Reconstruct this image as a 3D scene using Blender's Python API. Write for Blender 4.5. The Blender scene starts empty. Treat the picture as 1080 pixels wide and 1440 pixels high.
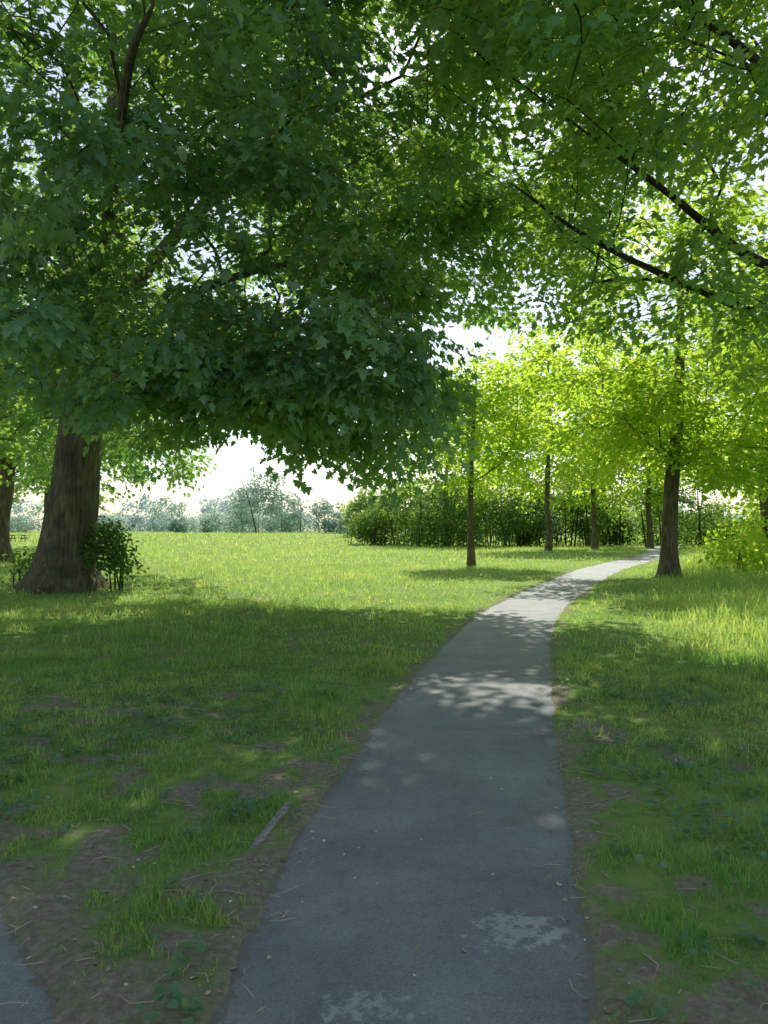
import bpy, math, numpy as np, bmesh
from mathutils import Vector
rng=np.random.RandomState(7)
scene=bpy.context.scene
scene.view_settings.view_transform='Standard'
scene.view_settings.look='None'
scene.view_settings.exposure=0
# ------------------------------------------------------------------ noise
TAB=np.random.RandomState(3).rand(64,64,64)
def vnoise(x,y,z=0.0):
    x=np.asarray(x,float);y=np.asarray(y,float);z=np.asarray(z,float)+0*x
    xi=np.floor(x).astype(int);yi=np.floor(y).astype(int);zi=np.floor(z).astype(int)
    fx=x-xi;fy=y-yi;fz=z-zi
    fx=fx*fx*(3-2*fx);fy=fy*fy*(3-2*fy);fz=fz*fz*(3-2*fz)
    def g(a,b,c): return TAB[(xi+a)&63,(yi+b)&63,(zi+c)&63]
    r=0
    for a in(0,1):
        for b in(0,1):
            for c in(0,1):
                r=r+g(a,b,c)*(fx if a else 1-fx)*(fy if b else 1-fy)*(fz if c else 1-fz)
    return r
def fbm(x,y,z=0.0,o=3):
    s=0;a=0.5;t=0
    for i in range(o):
        s=s+a*vnoise(np.asarray(x)*2**i+17*i,np.asarray(y)*2**i+5*i,np.asarray(z)*2**i);t+=a;a*=.5
    return s/t
def sstep(a,b,x):
    t=np.clip((x-a)/(b-a),0,1);return t*t*(3-2*t)
# ------------------------------------------------------------------ mesh helper
def mesh_obj(name,verts,faces_flat,sizes,mat,attrs=None,parent=None,smooth=False):
    me=bpy.data.meshes.new(name)
    nv=len(verts);nl=len(faces_flat);nf=len(sizes)
    me.vertices.add(nv);me.vertices.foreach_set('co',np.ascontiguousarray(verts,dtype=np.float32).ravel())
    me.loops.add(nl);me.loops.foreach_set('vertex_index',np.ascontiguousarray(faces_flat,dtype=np.int32))
    me.polygons.add(nf)
    st=np.zeros(nf,dtype=np.int32);st[1:]=np.cumsum(sizes)[:-1]
    me.polygons.foreach_set('loop_start',st)
    me.polygons.foreach_set('use_smooth',np.full(nf,smooth))
    me.update(calc_edges=True);
    if attrs:
        for k,v in attrs.items():
            a=me.attributes.new(k,'FLOAT','POINT');a.data.foreach_set('value',np.ascontiguousarray(v,dtype=np.float32))
    me.materials.append(mat)
    ob=bpy.data.objects.new(name,me);scene.collection.objects.link(ob)
    if parent: ob.parent=parent
    return ob
def empty(name,loc=(0,0,0)):
    e=bpy.data.objects.new(name,None);scene.collection.objects.link(e);e.empty_display_size=.5;return e
# ------------------------------------------------------------------ materials
def newmat(name):
    m=bpy.data.materials.new(name);m.use_nodes=True
    nt=m.node_tree;nt.nodes.clear()
    out=nt.nodes.new('ShaderNodeOutputMaterial')
    return m,nt,out
def N(nt,t,**k):
    n=nt.nodes.new(t)
    for a,b in k.items(): setattr(n,a,b)
    return n
def ramp(nt,stops):
    r=N(nt,'ShaderNodeValToRGB');e=r.color_ramp.elements
    while len(e)<len(stops): e.new(0.5)
    for i,(p,c) in enumerate(stops): e[i].position=p;e[i].color=(c[0],c[1],c[2],1)
    return r
def leaf_mat(name,c0,c1,t0,t1,fac=0.5,gloss=0.05):
    m,nt,out=newmat(name);L=nt.links.new
    at=N(nt,'ShaderNodeAttribute',attribute_name='var')
    r1=ramp(nt,[(0,c0),(1,c1)]);r2=ramp(nt,[(0,t0),(1,t1)])
    L(at.outputs['Fac'],r1.inputs[0]);L(at.outputs['Fac'],r2.inputs[0])
    d=N(nt,'ShaderNodeBsdfDiffuse');t=N(nt,'ShaderNodeBsdfTranslucent');g=N(nt,'ShaderNodeBsdfGlossy')
    g.inputs['Roughness'].default_value=.45;g.inputs['Color'].default_value=(.8,.9,.95,1)
    L(r1.outputs[0],d.inputs[0]);L(r2.outputs[0],t.inputs[0])
    a=N(nt,'ShaderNodeMixShader');a.inputs[0].default_value=fac
    L(d.outputs[0],a.inputs[1]);L(t.outputs[0],a.inputs[2])
    if gloss<=0: L(a.outputs[0],out.inputs[0]);return m
    b=N(nt,'ShaderNodeMixShader');b.inputs[0].default_value=gloss
    L(a.outputs[0],b.inputs[1]);L(g.outputs[0],b.inputs[2]);L(b.outputs[0],out.inputs[0])
    return m
def bark_mat(name,a,b,c,sc=1.0):
    m,nt,out=newmat(name);L=nt.links.new
    tc=N(nt,'ShaderNodeTexCoord');mp=N(nt,'ShaderNodeMapping');mp.inputs['Scale'].default_value=(9*sc,9*sc,1.6*sc)
    L(tc.outputs['Object'],mp.inputs[0])
    n1=N(nt,'ShaderNodeTexNoise');n1.inputs['Scale'].default_value=1.5;n1.inputs['Detail'].default_value=8;n1.inputs['Roughness'].default_value=.65
    L(mp.outputs[0],n1.inputs[0])
    n2=N(nt,'ShaderNodeTexNoise');n2.inputs['Scale'].default_value=2.2;n2.inputs['Detail'].default_value=4
    L(tc.outputs['Object'],n2.inputs[0])
    r=ramp(nt,[(.3,a),(.5,b),(.72,c)]);L(n1.outputs[0],r.inputs[0])
    mx=N(nt,'ShaderNodeMixRGB',blend_type='MULTIPLY');mx.inputs[0].default_value=.7
    r2=ramp(nt,[(.35,(.45,.5,.4)),(.65,(1.3,1.2,1.05))]);L(n2.outputs[0],r2.inputs[0])
    L(r.outputs[0],mx.inputs[1]);L(r2.outputs[0],mx.inputs[2])
    p=N(nt,'ShaderNodeBsdfPrincipled');p.inputs['Roughness'].default_value=.9
    L(mx.outputs[0],p.inputs['Base Color'])
    bu=N(nt,'ShaderNodeBump');bu.inputs['Strength'].default_value=1.0;bu.inputs['Distance'].default_value=.08
    L(n1.outputs[0],bu.inputs['Height']);L(bu.outputs[0],p.inputs['Normal']);L(p.outputs[0],out.inputs[0])
    return m
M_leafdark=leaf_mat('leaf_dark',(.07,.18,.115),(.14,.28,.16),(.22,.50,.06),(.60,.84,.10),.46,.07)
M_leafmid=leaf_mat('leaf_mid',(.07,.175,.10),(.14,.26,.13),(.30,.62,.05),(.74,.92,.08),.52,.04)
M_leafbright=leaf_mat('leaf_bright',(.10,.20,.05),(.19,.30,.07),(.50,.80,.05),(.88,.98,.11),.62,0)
M_leaffar=leaf_mat('leaf_far',(.10,.19,.12),(.18,.27,.15),(.42,.60,.18),(.68,.80,.24),.5,0)  # far leaves desaturated, a little distance haze put into the colour
M_leafhaze=leaf_mat('leaf_haze_tint',(.40,.52,.54),(.52,.62,.60),(.50,.64,.60),(.62,.74,.66),.45,.0)  # aerial haze painted in as a pale blue-green leaf colour
M_bush=leaf_mat('bush_leaf',(.05,.11,.055),(.12,.20,.08),(.20,.42,.06),(.46,.64,.10),.45,0)
M_grass=leaf_mat('grass_blade',(.085,.215,.08),(.20,.33,.11),(.30,.62,.08),(.90,.96,.21),.52,.03)
M_bark=bark_mat('bark',(.05,.043,.032),(.14,.115,.08),(.26,.22,.16))
M_barkd=bark_mat('bark_dark',(.02,.017,.013),(.055,.045,.032),(.10,.085,.06),1.6)
# ------------------------------------------------------------------ leaf templates
MAPLE=np.array([(0,0),(.42,-.02),(.27,.24),(.60,.46),(.25,.52),(.24,.76),(0,1.05),(-.24,.76),(-.25,.52),(-.60,.46),(-.27,.24),(-.42,-.02)],float)
HEX=np.array([(0,0),(.40,.22),(.34,.62),(0,1),(-.34,.62),(-.40,.22)],float)
KITE=np.array([(0,0),(.42,.45),(0,1),(-.42,.45)],float)
def norm(v): return v/np.maximum(np.linalg.norm(v,axis=-1,keepdims=True),1e-9)
def leaves_geo(C,T,Nn,size,tmpl):
    T=norm(T);X=norm(np.cross(T,Nn));Z=np.cross(X,T)
    k=len(tmpl);n=len(C)
    x=tmpl[:,0][None,:,None];y=tmpl[:,1][None,:,None]
    cup=(rng.rand(n,1,1)*.35)
    z=cup*np.abs(x)-.22*y*y
    V=C[:,None,:]+size[:,None,None]*(x*X[:,None,:]+y*T[:,None,:]+z*Z[:,None,:])
    return V.reshape(-1,3)
def add_leaves(name,C,T,Nn,size,var,tmpl,mat,parent=None):
    V=leaves_geo(C,T,Nn,size,tmpl);k=len(tmpl);n=len(C)
    return mesh_obj(name,V,np.arange(n*k),np.full(n,k),mat,{'var':np.repeat(var,k)},parent)
def sprays(A,out,nl,rad,size,droop=.5,thick=.18):
    n=len(A)
    cnt=np.maximum((nl*(.6+.8*rng.rand(n))).astype(int),3)
    idx=np.repeat(np.arange(n),cnt);m=len(idx)
    sn=norm(np.array([0,0,1.])+out*droop+rng.randn(n,3)*.22)
    ref=norm(np.cross(sn,rng.randn(n,3)));ref2=np.cross(sn,ref)
    a=rng.rand(m)*2*math.pi;rr=np.sqrt(rng.rand(m))*rad*(.65+.6*rng.rand(n))[idx]
    radial=np.cos(a)[:,None]*ref[idx]+np.sin(a)[:,None]*ref2[idx]
    P=A[idx]+radial*rr[:,None]+rng.randn(m,3)*rad*thick
    P[:,2]-=(rr**2)/rad*.35
    T=radial+out[idx]*.4+rng.randn(m,3)*.35;T[:,2]-=.35
    Nn=sn[idx]+rng.randn(m,3)*.38
    S=size*(.65+.6*rng.rand(m))
    cv=rng.rand(n)
    var=np.clip(.5*rng.rand(m)+.5*cv[idx],0,1)
    return P,T,Nn,S,var
def ell_points(e,gap=.42,gs=2.2):
    cx,cy,cz,rx,ry,rz,n,shell=e
    out=[];got=0
    while got<n:
        d=norm(rng.randn(n*3,3));r=shell+(1-shell)*rng.rand(n*3)**.5
        bump=.82+.36*vnoise(d[:,0]*2.3+cx+50,d[:,1]*2.3+cy+50,d[:,2]*2.3+cz+50)
        p=np.array([cx,cy,cz])+d*(r*bump)[:,None]*np.array([rx,ry,rz])
        k=fbm(p[:,0]/gs+40,p[:,1]/gs+40,p[:,2]/gs*1.5+40,2)>gap
        p=p[k];out.append(p);got+=len(p)
    return np.concatenate(out)[:n]
# ------------------------------------------------------------------ tree skeleton
def densify(pts,rad,step):
    P=[];R=[]
    pts=np.array(pts,float)
    ext=np.vstack([2*pts[0]-pts[1],pts,2*pts[-1]-pts[-2]])
    for i in range(len(pts)-1):
        L=np.linalg.norm(pts[i+1]-pts[i]);k=max(1,int(L/step))
        p0,p1,p2,p3=ext[i:i+4]
        for j in range(k):
            t=j/k
            P.append(.5*((2*p1)+(-p0+p2)*t+(2*p0-5*p1+4*p2-p3)*t*t+(-p0+3*p1-3*p2+p3)*t**3));R.append(rad[i]*(1-t)+rad[i+1]*t)
    P.append(pts[-1]);R.append(rad[-1])
    return np.array(P),np.array(R)
def tube(P,R,sides,V,F,S,off,rough=0.0,flare=None):
    n=len(P);P=np.array(P);R=np.array(R)
    T=norm(np.gradient(P,axis=0))
    u=np.cross(T[0],[0.31,.95,.1]);u/=np.linalg.norm(u)
    ang=np.arange(sides)/sides*2*math.pi
    rings=[]
    for i in range(n):
        u=u-T[i]*np.dot(u,T[i]);u/=np.linalg.norm(u)+1e-9;v=np.cross(T[i],u)
        r=np.full(sides,R[i])
        if rough>0:
            r=r*(1+rough*(fbm(np.cos(ang)*2.2+7,np.sin(ang)*2.2+7,P[i][2]*.55+P[i][0],3)-.5)*2)
        if flare is not None:
            h=P[i][2]-flare[0]
            r=r*(1+flare[1]*math.exp(-max(h,0)/.55)*(.55+.75*np.cos(ang*5+P[0][0])+.3*np.cos(ang*3+1)))
        rings.append(P[i]+np.cos(ang)[:,None]*u*r[:,None]+np.sin(ang)[:,None]*v*r[:,None])
    V.append(np.concatenate(rings))
    a=np.arange(sides);b=(a+1)%sides
    for i in range(n-1):
        q=np.stack([off+i*sides+a,off+i*sides+b,off+(i+1)*sides+b,off+(i+1)*sides+a],1)
        F.append(q.ravel());S.append(np.full(sides,4))
    F.append(off+(n-1)*sides+a);S.append(np.array([sides]))
    return off+n*sides
def make_tree(name,trunk,trunk_r,limbs,A,nl,rad,size,leafmat,barkmat,tmpl=MAPLE,bf=.35,minz=2.5,minr=.006,flare=.35,twigs=3,tip=.008,droop=.5,expo=2.35):
    root=empty(name)
    P=[];par=[];fr=[]
    tp,tr=densify(trunk,trunk_r,.35)
    for i in range(len(tp)): P.append(tp[i]);par.append(i-1);fr.append(tr[i])
    main_n=len(tp)
    for lp,lr in limbs:
        q,r=densify(lp,lr,.35)
        arr=np.array(P);j=int(np.argmin(np.linalg.norm(arr-q[0],axis=1)))
        for i in range(1,len(q)):
            P.append(q[i]);fr.append(r[i]);par.append(j if i==1 else len(P)-2)
    P=[np.array(p) for p in P]
    n0=len(P)
    plen=[0.0]*n0
    for i in range(1,n0): plen[i]=plen[par[i]]+np.linalg.norm(P[i]-P[par[i]])
    n=len(A);best=np.full(n,1e9);bp=np.zeros(n,int);done=np.zeros(n,bool)
    def upd(idx):
        Q=np.array([P[i] for i in idx]);pl=np.array([plen[i] for i in idx])
        ok=Q[:,2]>minz
        if not ok.any(): return
        ii=np.array(idx)[ok];Q=Q[ok];pl=pl[ok]
        D=np.linalg.norm(A[:,None,:]-Q[None],axis=2)+bf*pl[None]
        m=D.argmin(1);d=D[np.arange(n),m];b=d<best
        best[b]=d[b];bp[b]=ii[m[b]]
    upd(list(range(n0)))
    outd=np.zeros((n,3))
    for _ in range(n):
        k=int(np.argmin(np.where(done,1e12,best)));done[k]=True
        j=bp[k];a=P[j];b=A[k];d=np.linalg.norm(b-a);ns=max(1,int(d/.55))
        pd=P[j]-P[par[j]] if par[j]>=0 else np.array([0,0,1.])
        pd=pd/(np.linalg.norm(pd)+1e-9)
        ctrl=a+(b-a)*.45+pd*d*.14+np.array([0,0,.08*d])+rng.randn(3)*.05*d
        new=[];prev=j
        for s in range(1,ns+1):
            t=s/ns;p=(1-t)**2*a+2*t*(1-t)*ctrl+t*t*b
            P.append(p);par.append(prev);fr.append(0.0);plen.append(plen[prev]+np.linalg.norm(p-P[prev]));prev=len(P)-1;new.append(prev)
        outd[k]=P[prev]-P[par[prev]]
        upd(new)
    outd=norm(outd)
    M=len(P);acc=np.zeros(M)
    ch=[[] for _ in range(M)]
    for i in range(M):
        if par[i]>=0: ch[par[i]].append(i)
    for i in range(M-1,-1,-1):
        if acc[i]==0: acc[i]=tip**expo
        if par[i]>=0: acc[par[i]]+=acc[i]
    R=acc**(1/expo)
    for i in range(n0): R[i]=fr[i]
    for i in range(n0,M):
        R[i]=min(R[i],R[par[i]]*.92 if par[i]<n0 else R[par[i]])
    V=[];F=[];S=[];off=0
    starts=[(0,None)]
    while starts:
        i,pj=starts.pop()
        chain=[];rad_=[]
        if pj is not None: chain.append(P[pj]);rad_.append(R[i])
        while True:
            chain.append(P[i]);rad_.append(R[i])
            if not ch[i]: break
            c=sorted(ch[i],key=lambda q:-R[q])
            if i<main_n-1: c=sorted(ch[i],key=lambda q:0 if q==i+1 else 1)
            for q in c[1:]: starts.append((q,i))
            i=c[0]
        rm=max(rad_)
        if rm<minr or len(chain)<2: continue
        rad_[-1]*=.5
        sides=28 if rm>.3 else 14 if rm>.12 else 8 if rm>.05 else 5 if rm>.02 else 3
        off=tube(chain,rad_,sides,V,F,S,off,rough=.16 if rm>.12 else 0,flare=(trunk[0][2],flare) if (pj is None) else None)
    for k in range(n if twigs else 0):
        for t in range(twigs):
            d=norm(outd[k]*.6+rng.randn(3)*np.array([.8,.8,.25]));L=rad*(.6+.4*rng.rand())
            a=A[k];pts=[a,a+d*L*.5+[0,0,.02],a+d*L-np.array([0,0,L*.22])]
            off=tube(pts,[tip*.8,tip*.6,tip*.3],3,V,F,S,off)
    mesh_obj('trunk_and_branches',np.concatenate(V),np.concatenate(F),np.concatenate(S),barkmat,None,root,True)
    Pq,T,Nn,Sz,var=sprays(A,outd,nl,rad,size,droop)
    k=Pq[:,2]>gh(Pq[:,0],Pq[:,1])+.25
    add_leaves('leaves',Pq[k],T[k],Nn[k],Sz[k],var[k],tmpl,leafmat,root)
    return root
# ------------------------------------------------------------------ path geometry
PY=np.array([-6,1.5,2.5,3.9,5.2,6.8,9,11.2,14,16.5,19.5,23,27,31.4,38.4,46.7,62,90])
PL=np.array([-.72,-.70,-.57,-.47,-.26,0.0,.45,.95,1.65,2.4,3.45,4.75,6.25,8.0,11.3,15.4,21.4,33])
PR=np.array([.62,.64,.68,.96,1.20,1.50,1.95,2.42,3.15,3.95,5.05,6.4,7.95,9.8,13.2,17.3,23.4,35.2])
J0=(-.97,2.45)
def pedge(y): return np.interp(y,PY,PL),np.interp(y,PY,PR)
def sdist(x,y):
    l,r=pedge(y)
    l2,r2=pedge(y+.3)
    cl=1/np.sqrt(1+((l2-l)/.3)**2)
    s1=np.maximum(l-x,x-r)*cl
    s1=np.where(y>88,5,s1)
    t=(x-J0[0])*.8+(y-J0[1])*.6
    s2=np.maximum(t,-2.2-t)
    return np.minimum(s1,s2)
def gh(x,y):
    x=np.asarray(x,float);y=np.asarray(y,float)
    s=sdist(x,y)+.13*(fbm(x*6+90,y*6+90,0,4)-.5)
    e=sstep(-.10,.06,s)
    z=-.035+e*.055
    g=sstep(.1,1.2,s)
    z=z+g*(.09*(fbm(x*.7+60,y*.7+60,0,2)-.5)+.06*(fbm(x*3+30,y*3+30,0,2)-.5)+.02)
    z=z+sstep(45,160,y)*sstep(10,-20,x)*.9
    z=z+sstep(3,7,x-pedge(y)[1])*sstep(8,14,y)*.12
    return z
def soil(x,y):
    s=sdist(x,y)
    n=fbm(x*1.7+20,y*1.7+20,0,3);n2=fbm(x*5+11,y*5+71,0,3)
    edge=sstep(.15,-.02,s+.8*(n2-.5))
    near=sstep(5.6,2.6,y+np.abs(x)*.1)
    patch=sstep(.52,.58,n*.45+n2*.55+near*.09-.02-.1*sstep(6,10,y)-.03*(x>0))
    left=sstep(2.9,2.3,y+1.5*(n2-.5)+x*.15)
    return np.clip(np.maximum(np.maximum(edge*.85,patch*.92),left*.85),0,1)
# ------------------------------------------------------------------ ground
def axis(lo,hi,a,dt):
    t=np.arange(math.asinh(lo/a),math.asinh(hi/a)+dt,dt);return a*np.sinh(t)
gx=axis(-600,600,2.6,.0155);gy=axis(-60,900,2.8,.0155)+1.0
X,Y=np.meshgrid(gx,gy)
Z=gh(X,Y)
nx,ny=len(gx),len(gy)
V=np.stack([X.ravel(),Y.ravel(),Z.ravel()],1)
i=np.arange(nx-1)[None,:]+np.arange(ny-1)[:,None]*nx
F=np.stack([i,i+1,i+1+nx,i+nx],-1).reshape(-1)
m,nt,out=newmat('ground_soil_grass');L=nt.links.new
at=N(nt,'ShaderNodeAttribute',attribute_name='soil')
tc=N(nt,'ShaderNodeTexCoord')
def noise(sc,det=6,ro=.6):
    n=N(nt,'ShaderNodeTexNoise');n.inputs['Scale'].default_value=sc;n.inputs['Detail'].default_value=det;n.inputs['Roughness'].default_value=ro
    L(tc.outputs['Object'],n.inputs[0]);return n
n2=noise(26,10,.72);n3=noise(.25,4);n4=noise(9)
rs=ramp(nt,[(.3,(.15,.12,.088)),(.5,(.27,.225,.165)),(.7,(.42,.36,.275))]);L(n2.outputs[0],rs.inputs[0])
rg=ramp(nt,[(.3,(.10,.18,.05)),(.5,(.20,.32,.07)),(.72,(.34,.42,.12))]);
add=N(nt,'ShaderNodeMath',operation='ADD');mu=N(nt,'ShaderNodeMath',operation='MULTIPLY');mu.inputs[1].default_value=.5
L(n3.outputs[0],add.inputs[0]);L(n4.outputs[0],add.inputs[1]);L(add.outputs[0],mu.inputs[0]);L(mu.outputs[0],rg.inputs[0])
mx=N(nt,'ShaderNodeMixRGB')
ad=N(nt,'ShaderNodeMath',operation='ADD');sb=N(nt,'ShaderNodeMath',operation='MULTIPLY_ADD');sb.inputs[1].default_value=1.2;sb.inputs[2].default_value=-.6
L(n4.outputs[0],sb.inputs[0]);L(at.outputs['Fac'],ad.inputs[0]);L(sb.outputs[0],ad.inputs[1]);ad.use_clamp=True
L(ad.outputs[0],mx.inputs[0]);L(rg.outputs[0],mx.inputs[1]);L(rs.outputs[0],mx.inputs[2])
p=N(nt,'ShaderNodeBsdfPrincipled');p.inputs['Roughness'].default_value=.95;p.inputs['Specular IOR Level'].default_value=.15
L(mx.outputs[0],p.inputs['Base Color'])
bu=N(nt,'ShaderNodeBump');bu.inputs['Strength'].default_value=.9;bu.inputs['Distance'].default_value=.022
L(n2.outputs[0],bu.inputs['Height']);L(bu.outputs[0],p.inputs['Normal']);L(p.outputs[0],out.inputs[0])
mesh_obj('ground',V,F,np.full((nx-1)*(ny-1),4),m,{'soil':soil(V[:,0],V[:,1])},None,True)
# ------------------------------------------------------------------ path
m,nt,out=newmat('asphalt');L=nt.links.new
tc=N(nt,'ShaderNodeTexCoord')
n2=noise(1.1,5,.55);n3=noise(14,8,.72);n5=noise(3.0,6,.6)
vo=N(nt,'ShaderNodeTexVoronoi');vo.inputs['Scale'].default_value=170;L(tc.outputs['Object'],vo.inputs['Vector'])
rb=ramp(nt,[(.3,(.15,.17,.175)),(.5,(.205,.222,.225)),(.7,(.27,.285,.275))]);L(n2.outputs[0],rb.inputs[0])
rv=ramp(nt,[(0,(.6,.6,.6)),(.5,(1,1,1)),(.92,(1.2,1.2,1.18)),(1,(2.0,1.95,1.9))]);L(vo.outputs['Color'],rv.inputs[0])
mm=N(nt,'ShaderNodeMixRGB',blend_type='MULTIPLY');mm.inputs[0].default_value=.8
L(rb.outputs[0],mm.inputs[1]);L(rv.outputs[0],mm.inputs[2])
r3=ramp(nt,[(.34,(.5,.5,.5)),(.5,(1,1,1))]);L(n3.outputs[0],r3.inputs[0])
m3=N(nt,'ShaderNodeMixRGB',blend_type='MULTIPLY');m3.inputs[0].default_value=.38
L(mm.outputs[0],m3.inputs[1]);L(r3.outputs[0],m3.inputs[2])
r5=ramp(nt,[(.38,(.75,.75,.75)),(.5,(1,1,1)),(.64,(1.15,1.14,1.12))]);L(n5.outputs[0],r5.inputs[0])
m35=N(nt,'ShaderNodeMixRGB',blend_type='MULTIPLY');m35.inputs[0].default_value=.5
L(m3.outputs[0],m35.inputs[1]);L(r5.outputs[0],m35.inputs[2])
at=N(nt,'ShaderNodeAttribute',attribute_name='worn')
ma=N(nt,'ShaderNodeMath',operation='MULTIPLY_ADD');ma.inputs[1].default_value=1.5;ma.inputs[2].default_value=-1.05
L(n3.outputs[0],ma.inputs[0])
mb=N(nt,'ShaderNodeMath',operation='ADD');L(ma.outputs[0],mb.inputs[0]);L(at.outputs['Fac'],mb.inputs[1])
rw=ramp(nt,[(.42,(0,0,0)),(.52,(1,1,1))]);L(mb.outputs[0],rw.inputs[0])
m4=N(nt,'ShaderNodeMixRGB');m4.inputs[2].default_value=(.44,.48,.45,1)
mf=N(nt,'ShaderNodeMath',operation='MULTIPLY');mf.inputs[1].default_value=.6;L(rw.outputs[0],mf.inputs[0])
L(mf.outputs[0],m4.inputs[0]);L(m35.outputs[0],m4.inputs[1])
ae=N(nt,'ShaderNodeAttribute',attribute_name='edge')
me_=N(nt,'ShaderNodeMath',operation='MULTIPLY_ADD');me_.inputs[1].default_value=3.0;me_.inputs[2].default_value=-1.6;L(n3.outputs[0],me_.inputs[0])
m5a=N(nt,'ShaderNodeMath',operation='ADD');L(me_.outputs[0],m5a.inputs[0]);L(ae.outputs['Fac'],m5a.inputs[1])
m5r=ramp(nt,[(.45,(0,0,0)),(.65,(1,1,1))]);L(m5a.outputs[0],m5r.inputs[0])
m5=N(nt,'ShaderNodeMixRGB');m5.inputs[2].default_value=(.17,.15,.115,1)
L(m5r.outputs[0],m5.inputs[0]);L(m4.outputs[0],m5.inputs[1])
p=N(nt,'ShaderNodeBsdfPrincipled');p.inputs['Roughness'].default_value=.58;p.inputs['Specular IOR Level'].default_value=.55
L(m5.outputs[0],p.inputs['Base Color'])
bu=N(nt,'ShaderNodeBump');bu.inputs['Strength'].default_value=.7;bu.inputs['Distance'].default_value=.006
L(vo.outputs['Distance'],bu.inputs['Height'])
bu2=N(nt,'ShaderNodeBump');bu2.inputs['Strength'].default_value=.4;bu2.inputs['Distance'].default_value=.015
L(n3.outputs[0],bu2.inputs['Height']);L(bu.outputs[0],bu2.inputs['Normal']);L(bu2.outputs[0],p.inputs['Normal']);L(p.outputs[0],out.inputs[0])
M_asph=m
def strip(Lp,Rp,z0,nc):
    n=len(Lp);t=np.linspace(0,1,nc)
    V=Lp[:,None,:]*(1-t)[None,:,None]+Rp[:,None,:]*t[None,:,None]
    V=V.reshape(-1,2)
    z=z0+.012*(fbm(V[:,0]*1.2+5,V[:,1]*1.2+5,0,2)-.5)
    worn=np.exp(-(((V[:,0]-.55)/.38)**2+((V[:,1]-3.1)/.35)**2))*.85+.55*np.exp(-(((V[:,0]+.05)/.35)**2+((V[:,1]-2.6)/.18)**2))+.25*sstep(.5,.75,fbm(V[:,0]+9,V[:,1]*.6+3,0,2))
    edge=sstep(-.10,.03,sdist(V[:,0],V[:,1]))
    i=np.arange(nc-1)[None,:]+np.arange(n-1)[:,None]*nc
    F=np.stack([i,i+1,i+1+nc,i+nc],-1).reshape(-1)
    return V,z,F,worn,edge
ys=np.concatenate([np.arange(-6,12,.06),np.arange(12,88,.3)])
l,r=pedge(ys)
Lp=np.stack([l-.07,ys],1);Rp=np.stack([r+.07,ys],1)
V1,z1,F1,w1,e1=strip(Lp,Rp,0,30)
mesh_obj('footpath',np.column_stack([V1,z1]),F1,np.full(len(F1)//4,4),M_asph,{'worn':w1,'edge':e1},None,True)
tt=np.arange(-6,14,.1)
p0=np.array(J0);dd=np.array([-.6,.8]);nn=np.array([.8,.6])
Rp=p0+dd*tt[:,None]+nn*.08;Lp=p0+dd*tt[:,None]-nn*2.28
V1,z1,F1,w1,e1=strip(Lp,Rp,-.010,30)
mesh_obj('footpath',np.column_stack([V1,z1]),F1,np.full(len(F1)//4,4),M_asph,{'worn':w1*0,'edge':e1},None,True)
# ------------------------------------------------------------------ grass
def tallness(x,y):
    r=x-pedge(y)[1]
    t=sstep(1.2,3.0,r)*sstep(6,9,y)*2.6
    t=t+sstep(1.0,4.0,-(x-pedge(y)[0]))*sstep(9,13,y)*.5
    return .75+t+2.4*(fbm(x*2.6+3,y*2.6+8,0,3)-.45)+.9*t*(fbm(x*1.1+3,y*1.1+8,0,2)-.5)
def blades(x0,x1,y0,y1,dens,w,h,k):
    n=int((x1-x0)*(y1-y0)*dens)
    x=x0+(x1-x0)*rng.rand(n);y=y0+(y1-y0)*rng.rand(n)
    keep=(np.abs(x)<.60*y+1.6)
    x=x[keep];y=y[keep]
    sd=sdist(x,y)
    dn=(1-.97*soil(x,y))*np.clip(.1+2.4*(fbm(x*7+2,y*7+9,0,3)-.3),.08,1)
    dn=dn*sstep(-.07,.05,sd+.05*rng.randn(len(x)))
    keep=rng.rand(len(x))<dn
    x=x[keep];y=y[keep];n=len(x)
    a=rng.rand(n)*2*math.pi;hh=h*(.45+.9*rng.rand(n))*np.clip(tallness(x,y),.35,4.5)*(1-.45*soil(x,y))*sstep(-.25,.45,sdist(x,y)+.1)
    z=gh(x,y)-.008
    ww=w*(.6+.8*rng.rand(n))
    C=np.stack([x,y,z],1);U=np.stack([np.cos(a),np.sin(a),0*a],1)
    la=rng.rand(n)*2*math.pi;lean=np.stack([np.cos(la),np.sin(la),0*la],1)*(.15+.95*rng.rand(n)**1.3)[:,None]
    up=np.array([0,0,1.])
    H=hh[:,None]
    b0=C-U*ww[:,None]/2;b1=C+U*ww[:,None]/2
    mid=C+H*(.55*up+.3*lean);m0=mid-U*ww[:,None]*.38;m1=mid+U*ww[:,None]*.38
    tip=C+H*((1-.35*np.linalg.norm(lean,axis=1)[:,None])*up+lean)
    var=np.clip(.15+.6*rng.rand(n)+1.0*(fbm(x*.8,y*.8,0,3)-.5)+.20*sstep(10,30,y),0,1)
    if k==5:
        V=np.stack([b0,b1,m1,m0,tip],1).reshape(-1,3);i=np.arange(n)[:,None]*5
        F=(i+np.array([0,1,2,3,3,2,4])[None]).ravel();S=np.tile([4,3],n)
    else:
        V=np.stack([b0,b1,tip],1).reshape(-1,3);F=np.arange(n*3);S=np.full(n,3);k=3
    return V,F,S,np.repeat(var,k)
bands=[(-4,4,1.7,5.2,4200,.0062,.07,5),(-6,6.5,5.2,9.5,1600,.009,.08,5),(-12,12,9.5,17,500,.014,.095,5),(-24,24,17,36,120,.024,.12,3),(-60,44,36,70,26,.05,.16,3),(-90,50,70,150,5,.12,.24,3)]
VV=[];FF=[];SS=[];AA=[];off=0
for b in bands:
    V,F,S,a=blades(*b);VV.append(V);FF.append(F+off);SS.append(S);AA.append(a);off+=len(V)
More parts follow.
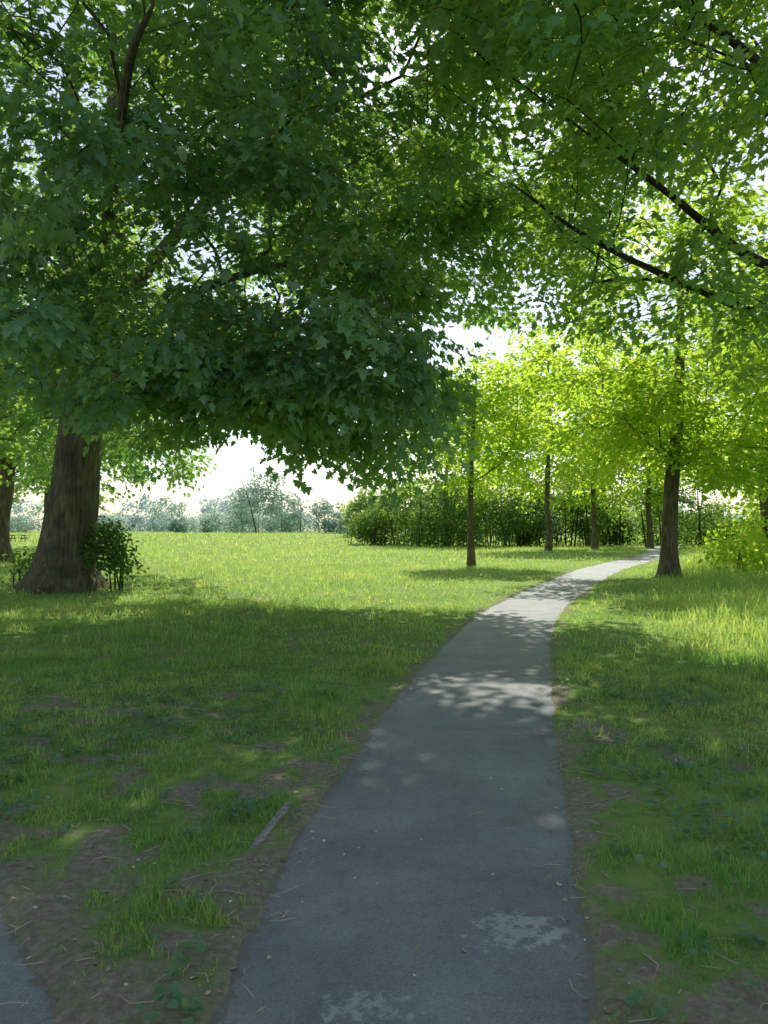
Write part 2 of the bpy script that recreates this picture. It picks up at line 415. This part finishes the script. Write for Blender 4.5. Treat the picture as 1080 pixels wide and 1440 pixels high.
mesh_obj('grass',np.concatenate(VV),np.concatenate(FF),np.concatenate(SS),M_grass,{'var':np.concatenate(AA)})
# ------------------------------------------------------------------ trees
def crown(*es,gap=.42,gs=2.2,rej=None):
    A=np.concatenate([ell_points(e,gap,gs) for e in es])
    if rej is not None: A=A[~rej(A)]
    return A
def segd(p,a,b):
    a=np.array(a,float);b=np.array(b,float);t=np.clip(((p-a)@(b-a))/((b-a)@(b-a)),0,1)
    return np.linalg.norm(p-(a+t[:,None]*(b-a)),axis=1),t
def thin(p):
    d,t=segd(p,(1.5,9,6.5),(3.4,21,12.9))
    return (d<.8+.8*t)&(rng.rand(len(p))<.72)
def rejL(p):
    d,t=segd(p,(-1.55,8,1.9),(-5.2,27,3.6))
    r=(p[:,2]<2.6)|((p[:,2]<4.6)&(np.hypot(p[:,0]+8.3,p[:,1]-20)<4))
    r|=(p[:,0]<-.2*p[:,1]-1.0)&(p[:,2]<1.6+.125*p[:,1])&(p[:,1]<19.5)
    r|=(p[:,1]<4.5)|((p[:,2]<7.5)&(p[:,0]>.10*p[:,1]-.2))|(d<1.0+.9*t)|thin(p)
    return r
A=crown((-8.5,19,10.5,9.5,10,8.5,780,.5),(-3.4,13,5.6,4.0,5.5,3.0,200,.2),(-1.2,15,5.0,3.2,3.5,2.8,150,.2),(-.6,13,3.6,2.0,2.4,1.3,45,.1),(-9,27,6.5,7,4,3.5,110,.3),(-3,9.5,9.5,4.5,5,4,180,.2),(-.2,16,10.6,3.8,5,4.6,240,.2),(1.2,12.5,12.2,3.4,4,2.0,120,.1),(2.6,20,9.9,2.8,3.2,2.8,120,.1),gap=.41,rej=rejL)  # last two clumps added to shade the path, the first mostly above view
make_tree('maple_tree',[(-8.35,20,-.15),(-8.3,20,.5),(-8.2,20,1.6),(-8.0,20,3.2),(-7.9,20,5),(-8.2,20.2,8),(-8.4,20.3,12),(-8.2,20.2,16)],[.98,.78,.64,.58,.52,.40,.24,.05],
 [([(-7.9,20,4.3),(-6.9,19.4,6.2),(-6.7,19,9),(-6.6,18.5,12.5),(-6.6,18,17)],[.34,.32,.25,.15,.02]),
  ([(-8,20,4.6),(-9.4,19.8,6.5),(-11,19.3,9),(-13,19,11)],[.30,.26,.17,.04]),
  ([(-7.9,20,4.8),(-6.4,18.6,5.9),(-4.4,16.6,6.6),(-2.2,14.8,6.7),(-.4,13.2,6.2)],[.24,.17,.10,.06,.02]),
  ([(-7.9,20,5.6),(-6.6,17.5,7.0),(-4.8,13.5,7.8),(-3.2,9.5,7.4),(-2.2,7.2,6.6)],[.22,.16,.10,.06,.02]),
  ([(-7.9,20,6.2),(-5.2,18.5,8.6),(-2.4,17,10.2),(.4,16,11.2)],[.22,.16,.10,.03]),
  ([(-8.1,20,6.2),(-9,23,7.2),(-9.5,26.5,7)],[.2,.13,.04])],
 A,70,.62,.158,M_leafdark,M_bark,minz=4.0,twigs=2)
# tree behind at far left
A=crown((-18.8,37,12,9,9,8.5,320,.4),(-15,33,7,4,4,3,60,.3),(-13.5,39,9,4.5,4.5,4,110,.2),gap=.40,rej=lambda p:(p[:,2]<4.0))
make_tree('maple_tree',[(-18.6,37,-.1),(-18.6,37,1.5),(-18.3,37,4),(-18.2,37,8),(-18.5,37,14)],[.62,.5,.44,.36,.12],[],A,54,.9,.24,M_leafmid,M_bark,tmpl=HEX,minz=3.5,twigs=0,minr=.012)
# near right maple with limbs reaching over the path
A=crown((8.5,12.0,9.5,7,5.5,5.8,360,.45),(3.6,10.5,8.8,4.2,4.5,3.2,210,.2),(3.6,15.5,10.2,3.6,4.5,4.0,240,.2),(6.5,12.5,5.6,3.2,2.2,1.6,40,.2),gap=.45,rej=lambda p:(p[:,2]<4.0)|(p[:,0]<.2)|((p[:,2]<5.6)&(p[:,0]<3.4))|((p[:,2]<1.6+.28*p[:,1])&(p[:,0]<.22*p[:,1]))|((p[:,1]>13.6)&(p[:,0]>5.0))|thin(p))
make_tree('maple_tree',[(9.6,12.5,-.1),(9.5,12.5,1.5),(9.4,12.5,3.2),(9.3,12.5,6),(9.2,12.4,10),(9,12.2,14)],[.5,.4,.34,.28,.2,.06],
 [([(9.4,12.5,3.6),(8.2,12.3,4.7),(6.6,12.0,4.75),(4.9,11.8,5.3),(3.2,11.6,6.0),(1.9,11.4,6.8)],[.16,.13,.09,.06,.035,.015]),
  ([(9.4,12.5,4.4),(7.6,12.0,5.5),(5.8,11.7,5.7),(4.0,11.2,6.7),(2.6,11,7.6)],[.14,.11,.075,.045,.015]),
  ([(9.3,12.5,5.4),(7.4,11.4,6.6),(5.6,10.4,7.6),(3.6,9.6,8.4),(1.8,9,8.8)],[.13,.10,.07,.045,.015]),
  ([(9.3,12.5,4.0),(8.0,11.2,5.3),(6.4,10.4,5.9),(5.0,10.0,7.0)],[.12,.08,.05,.02]),
  ([(6.6,12.0,4.75),(6.3,11.8,3.9),(6.2,11.7,3.0),(5.9,11.6,2.5)],[.05,.035,.022,.01]),
  ([(9.3,12.5,6.4),(8,13.5,8.5),(6.2,14.2,10.5)],[.15,.10,.03])],
 A,58,.6,.135,M_leafmid,M_barkd,minz=3.5,twigs=2)
# right tree beside the path
A=crown((9.6,26,8.3,5.4,5.0,5.2,340,.35),(7.6,23.5,5.2,2.6,2.2,1.6,50,.2),(11,23.5,3.9,2.4,2.4,1.3,40,.2),gap=.43,rej=lambda p:(p[:,2]<2.9))
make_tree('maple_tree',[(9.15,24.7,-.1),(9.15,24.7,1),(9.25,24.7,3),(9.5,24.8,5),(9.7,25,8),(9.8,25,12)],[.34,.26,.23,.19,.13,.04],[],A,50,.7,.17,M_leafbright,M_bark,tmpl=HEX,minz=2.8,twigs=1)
# slender young tree
A=crown((4.5,33,6.4,2.7,2.9,3.2,150,.2),gap=.40,rej=lambda p:(p[:,2]<3.4))
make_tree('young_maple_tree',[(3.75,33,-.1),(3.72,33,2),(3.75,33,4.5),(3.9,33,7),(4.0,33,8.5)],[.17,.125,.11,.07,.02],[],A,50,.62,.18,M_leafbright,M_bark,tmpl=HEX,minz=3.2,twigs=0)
def simple(x,y,h,cr,z0,n,r,mat=M_leafbright,nl=38,size=.27,name='maple_tree',sp=.9):
    A=crown((x,y,(h+z0)/2,cr,cr,(h-z0)/2,n,.3),gap=.42,rej=lambda p:(p[:,2]<z0))
    make_tree(name,[(x,y,-.1),(x+.05,y,1.5),(x-.1,y,z0+1),(x+.1,y,(h+z0)/2),(x,y,h*.85)],[r*1.3,r,r*.85,r*.6,r*.15],[],A,nl,sp,size,mat,M_bark,tmpl=HEX,minz=z0*.8,twigs=0,minr=.02)
simple(12,56,17,5.2,2.9,240,.22)
simple(17,62,17,5.5,3.0,220,.22)
simple(23.5,68,16,6,3.2,190,.24)
simple(15.5,31,13,5.5,2.4,250,.26,size=.2)
simple(15,19.5,12,4.8,2.4,240,.24,size=.17,nl=44,sp=.75)
simple(21.5,40,14,6.5,2.3,230,.3)
simple(30,52,15,7,2.5,230,.3)
simple(6.0,74,16,5.8,2.8,230,.22)
simple(-27,62,16,8,3,220,.4,mat=M_leaffar,size=.32)
simple(-35,46,17,8,3,220,.4,mat=M_leafmid,size=.32)
# ------------------------------------------------------------------ shrubs
def thicket(name,es,nl,rad,size,mat,tmpl,stems=0,gap=.36):
    root=empty(name)
    A=crown(*es,gap=gap);A=A[A[:,2]>gh(A[:,0],A[:,1])+.05]
    c=A.mean(0);o=norm(A-c+rng.randn(len(A),3))
    P,T,Nn,S,v=sprays(A,o,nl,rad,size,.5,.3)
    k=P[:,2]>gh(P[:,0],P[:,1])+.02
    add_leaves('leaves',P[k],T[k],Nn[k],S[k],v[k],tmpl,mat,root)
    V=[];F=[];Sx=[];off=0
    for e in es:
        for j in range(stems):
            x=e[0]+e[3]*.9*(rng.rand()*2-1);y=e[1]+e[4]*.7*(rng.rand()*2-1);z=float(gh(x,y))
            h=(e[2]+e[5]*.6-z)*(.6+.5*rng.rand());dx=rng.randn(2)*.18*h
            r=.012*h+.012
            off=tube([(x,y,z-.05),(x+dx[0]*.4,y+dx[1]*.4,z+h*.5),(x+dx[0],y+dx[1],z+h)],[r,r*.7,r*.2],6,V,F,Sx,off)
    if V: mesh_obj('stems',np.concatenate(V),np.concatenate(F),np.concatenate(Sx),M_barkd,None,root,True)
    return root
es=[]
for i in range(24):
    x=-3+2.1*i+rng.randn()*.9;hh=(1.2+3.4*rng.rand())*(1 if i>1 else .5)
    es.append((x,67+13*rng.rand(),hh,2.0+1.6*rng.rand(),2.4,hh*.95+.5,48+int(14*hh),.15))
thicket('shrub_thicket',es,34,.75,.24,M_bush,HEX,7,.40)
thicket('shrub_thicket',[(13.2,26,.8,1.6,2,1.1,45,.2),(15.5,31,1.0,2.2,3,1.5,70,.2),(18.5,33,1.6,3,3,2.2,90,.2),(22,38,2,4,3,2.6,90,.2),(26,46,2,5,3,3,100,.2)],38,.6,.17,M_leafbright,HEX,8)
thicket('holly_bush',[(-7.05,19.7,.95,.62,.7,1.0,60,.1),(-9.4,20.3,.5,.5,.5,.7,22,.1)],34,.28,.095,M_bush,HEX,6)
# distant trees
es=[]
for i in range(34):
    x=-260+i*16+rng.randn()*5;y=310+rng.randn()*25;h=7+12*rng.rand()**1.5
    es.append((x,y,h*.5,8+6*rng.rand(),7,h*.52,90,.3))
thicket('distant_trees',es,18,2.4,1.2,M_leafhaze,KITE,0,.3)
es=[(-28.5,162,6.4,3.6,4,4.8,90,.3),(-24,156,8.2,4.4,4,6.2,130,.3),(-20.5,166,5.6,3.6,4,4.4,80,.3)]
for i in range(20):
    h=4+5.5*rng.rand()**1.4
    es.append((-78+3.9*i+rng.randn()*1.8,165+35*rng.rand(),h*.56,2.2+.3*h,4,h*.48,70,.3))
thicket('distant_trees',es,20,.9,.5,leaf_mat('leaf_mid_haze_tint',(.27,.38,.36),(.38,.48,.43),(.42,.58,.45),(.58,.70,.52),.5,0),KITE,2,.40)  # leaf colour lightened to carry the haze of this tree row
es=[(x,y,h*.58,2.2+.16*h,4,h*.44,90,.3) for x,y,h in [(-3,125,8),(3,108,9),(9,100,9),(15,98,10),(24,95,10),(32,95,12)]]
thicket('distant_trees',es,22,1.2,.6,M_leaffar,KITE,2,.34)
# ------------------------------------------------------------------ ground clutter
m,nt,out=newmat('dry_leaf');L=nt.links.new
at=N(nt,'ShaderNodeAttribute',attribute_name='var');r=ramp(nt,[(0,(.14,.09,.05)),(.6,(.36,.28,.18)),(1,(.60,.54,.42))]);L(at.outputs['Fac'],r.inputs[0])
p=N(nt,'ShaderNodeBsdfPrincipled');p.inputs['Roughness'].default_value=.8;L(r.outputs[0],p.inputs['Base Color']);L(p.outputs[0],out.inputs[0]);M_dry=m
def scatter(n,x0,x1,y0,y1,zf=.004):
    x=x0+(x1-x0)*rng.rand(n);y=y0+(y1-y0)*rng.rand(n)
    z=np.maximum(gh(x,y),np.where(sdist(x,y)<.03,.006,-1))+zf
    return np.stack([x,y,z],1)
C=scatter(4200,-4,4,2,10);sd=sdist(C[:,0],C[:,1]);k=(sd>-.12)&(rng.rand(len(C))<.8*np.exp(-np.abs(sd)*2.4)+.5*soil(C[:,0],C[:,1]))|(rng.rand(len(C))<.025);C=C[k];n=len(C)
T=rng.randn(n,3)*[1,1,.12];add_leaves('leaf_litter',C,T,np.array([0,0,1.])+rng.randn(n,3)*.25,.008+.024*rng.rand(n)**1.8,rng.rand(n),HEX,M_dry)
V=[];F=[];S=[];off=0
C=scatter(1100,-3.5,3.2,2.1,8);sd=sdist(C[:,0],C[:,1]);C=C[(sd>-.15)|(rng.rand(len(C))<.10)]
for c in C:
    a=rng.rand()*6.28;L_=.03+.15*rng.rand()**2;d=np.array([math.cos(a),math.sin(a),0])
    b=np.array([-d[1],d[0],0])*L_*.15*rng.randn()
    off=tube([c,c+d*L_*.5+b+[0,0,.006],c+d*L_],[.0026,.002,.001],4,V,F,S,off)
mesh_obj('twigs',np.concatenate(V),np.concatenate(F),np.concatenate(S),M_dry,{'var':np.full(off,.75)})
# broadleaf weeds low in the turf
C=scatter(2300,-3.6,3.2,2.2,8,.0);k=(sdist(C[:,0],C[:,1])>.08)&(rng.rand(len(C))<.12+.5*(fbm(C[:,0]*1.5,C[:,1]*1.5,3,2)>.54));C=C[k]
o=np.tile([0,0,1.],(len(C),1));P,T,Nn,Sz,v=sprays(C,o,6,.05,.045,.2,.1)
P[:,2]=gh(P[:,0],P[:,1])+.018+.035*rng.rand(len(P));T[:,2]=.45*rng.rand(len(P))
M_weed=leaf_mat('weed_leaf',(.09,.20,.10),(.17,.30,.14),(.2,.42,.06),(.35,.55,.1),.35,.03)
add_leaves('weeds',P,T,Nn,Sz,v,HEX,M_weed)
m,nt,out=newmat('petal');p=N(nt,'ShaderNodeBsdfPrincipled');p.inputs['Base Color'].default_value=(.75,.76,.72,1);nt.links.new(p.outputs[0],out.inputs[0])
C=scatter(70,-1.2,2.6,2.4,9,.01);n=len(C);add_leaves('fallen_petals',C,rng.randn(n,3)*[1,1,.1],np.array([0,0,1.])+rng.randn(n,3)*.3,.007+.012*rng.rand(n),rng.rand(n),HEX,m)
m,nt,out=newmat('daisy');p=N(nt,'ShaderNodeBsdfPrincipled');p.inputs['Base Color'].default_value=(.8,.78,.55,1);nt.links.new(p.outputs[0],out.inputs[0])
C=scatter(260,-14,16,9,36,.0);C=C[sdist(C[:,0],C[:,1])>1.0];C[:,2]+=.10+.12*rng.rand(len(C));n=len(C)
add_leaves('daisies',C,rng.randn(n,3)*[1,1,.1],np.array([0,0,1.])+rng.randn(n,3)*.3,.03+.02*rng.rand(n),rng.rand(n),HEX,m)
# concrete edging
m,nt,out=newmat('edging_concrete');L=nt.links.new;tc=N(nt,'ShaderNodeTexCoord');nz=noise(30);r=ramp(nt,[(.3,(.16,.15,.13)),(.7,(.42,.40,.36))]);L(nz.outputs[0],r.inputs[0])
p=N(nt,'ShaderNodeBsdfPrincipled');p.inputs['Roughness'].default_value=.9;L(r.outputs[0],p.inputs['Base Color']);L(p.outputs[0],out.inputs[0])
bm=bmesh.new();bmesh.ops.create_cube(bm,size=1)
bmesh.ops.scale(bm,vec=(.035,.62,.07),verts=bm.verts);bmesh.ops.subdivide_edges(bm,edges=bm.edges,cuts=5,use_grid_fill=True)
for v in bm.verts: v.co+=Vector(rng.randn(3)*.0025)
me=bpy.data.meshes.new('path_edging');bm.to_mesh(me);bm.free();me.materials.append(m)
ob=bpy.data.objects.new('path_edging',me);scene.collection.objects.link(ob);ob.location=(-.60,4.15,-.004);ob.rotation_euler=(0.02,.1,math.radians(-9))
# picnic table far away
m,nt,out=newmat('old_wood');p=N(nt,'ShaderNodeBsdfPrincipled');p.inputs['Base Color'].default_value=(.16,.12,.08,1);p.inputs['Roughness'].default_value=.8;nt.links.new(p.outputs[0],out.inputs[0])
root=empty('picnic_table');root.location=(-40,84,float(gh(-40.,84.)))
def box(name,sx,sy,sz,loc,rot=(0,0,0)):
    bm=bmesh.new();bmesh.ops.create_cube(bm,size=1);bmesh.ops.scale(bm,vec=(sx,sy,sz),verts=bm.verts)
    bmesh.ops.bevel(bm,geom=bm.edges[:],offset=.008,segments=1,affect='EDGES')
    me=bpy.data.meshes.new(name);bm.to_mesh(me);bm.free();me.materials.append(m)
    o=bpy.data.objects.new(name,me);scene.collection.objects.link(o);o.parent=root;o.location=loc;o.rotation_euler=rot
for k in range(4): box('top_plank',1.8,.16,.04,(0,-.27+.18*k,.75))
for s in(-1,1):
    for q in(0,1): box('seat_plank',1.8,.13,.04,(0,s*(.68+.15*q),.45))
    box('cross_beam',.05,1.6,.09,(s*.6,0,.385));box('top_beam',.05,.7,.07,(s*.66,0,.69))
    for q in(-1,1): box('leg',.05,.1,.86,(s*.54,q*.42,.37),(math.radians(q*24),0,0))
# ------------------------------------------------------------------ light
el=math.radians(47);az=math.radians(9)
Sd=Vector((math.sin(az)*math.cos(el),math.cos(az)*math.cos(el),math.sin(el)))
sd_=bpy.data.lights.new('sun','SUN');sd_.energy=5;sd_.angle=math.radians(.53);sd_.color=(1,.95,.84)
so=bpy.data.objects.new('sun',sd_);scene.collection.objects.link(so);so.rotation_euler=(-Sd).to_track_quat('-Z','Y').to_euler()
w=bpy.data.worlds.new('World');scene.world=w;w.use_nodes=True;nt=w.node_tree;nt.nodes.clear()
sk=nt.nodes.new('ShaderNodeTexSky');sk.sky_type='NISHITA';sk.sun_disc=False;sk.sun_elevation=el;sk.sun_rotation=az;sk.dust_density=1.0;sk.air_density=1.2;sk.ozone_density=2.0
hs=nt.nodes.new('ShaderNodeHueSaturation');hs.inputs['Saturation'].default_value=.75;hs.inputs['Value'].default_value=1.1
bg=nt.nodes.new('ShaderNodeBackground');bg.inputs[1].default_value=.15
o=nt.nodes.new('ShaderNodeOutputWorld');nt.links.new(sk.outputs[0],hs.inputs['Color']);nt.links.new(hs.outputs[0],bg.inputs[0]);nt.links.new(bg.outputs[0],o.inputs[0])
# ------------------------------------------------------------------ camera
cam=bpy.data.cameras.new('camera');cam.sensor_fit='VERTICAL';cam.sensor_height=36;cam.lens=27;cam.clip_end=2500;cam.clip_start=.05
co=bpy.data.objects.new('camera',cam);scene.collection.objects.link(co);co.location=(0,0,1.6);co.rotation_euler=(math.radians(90+1.33),0,0)
scene.camera=co
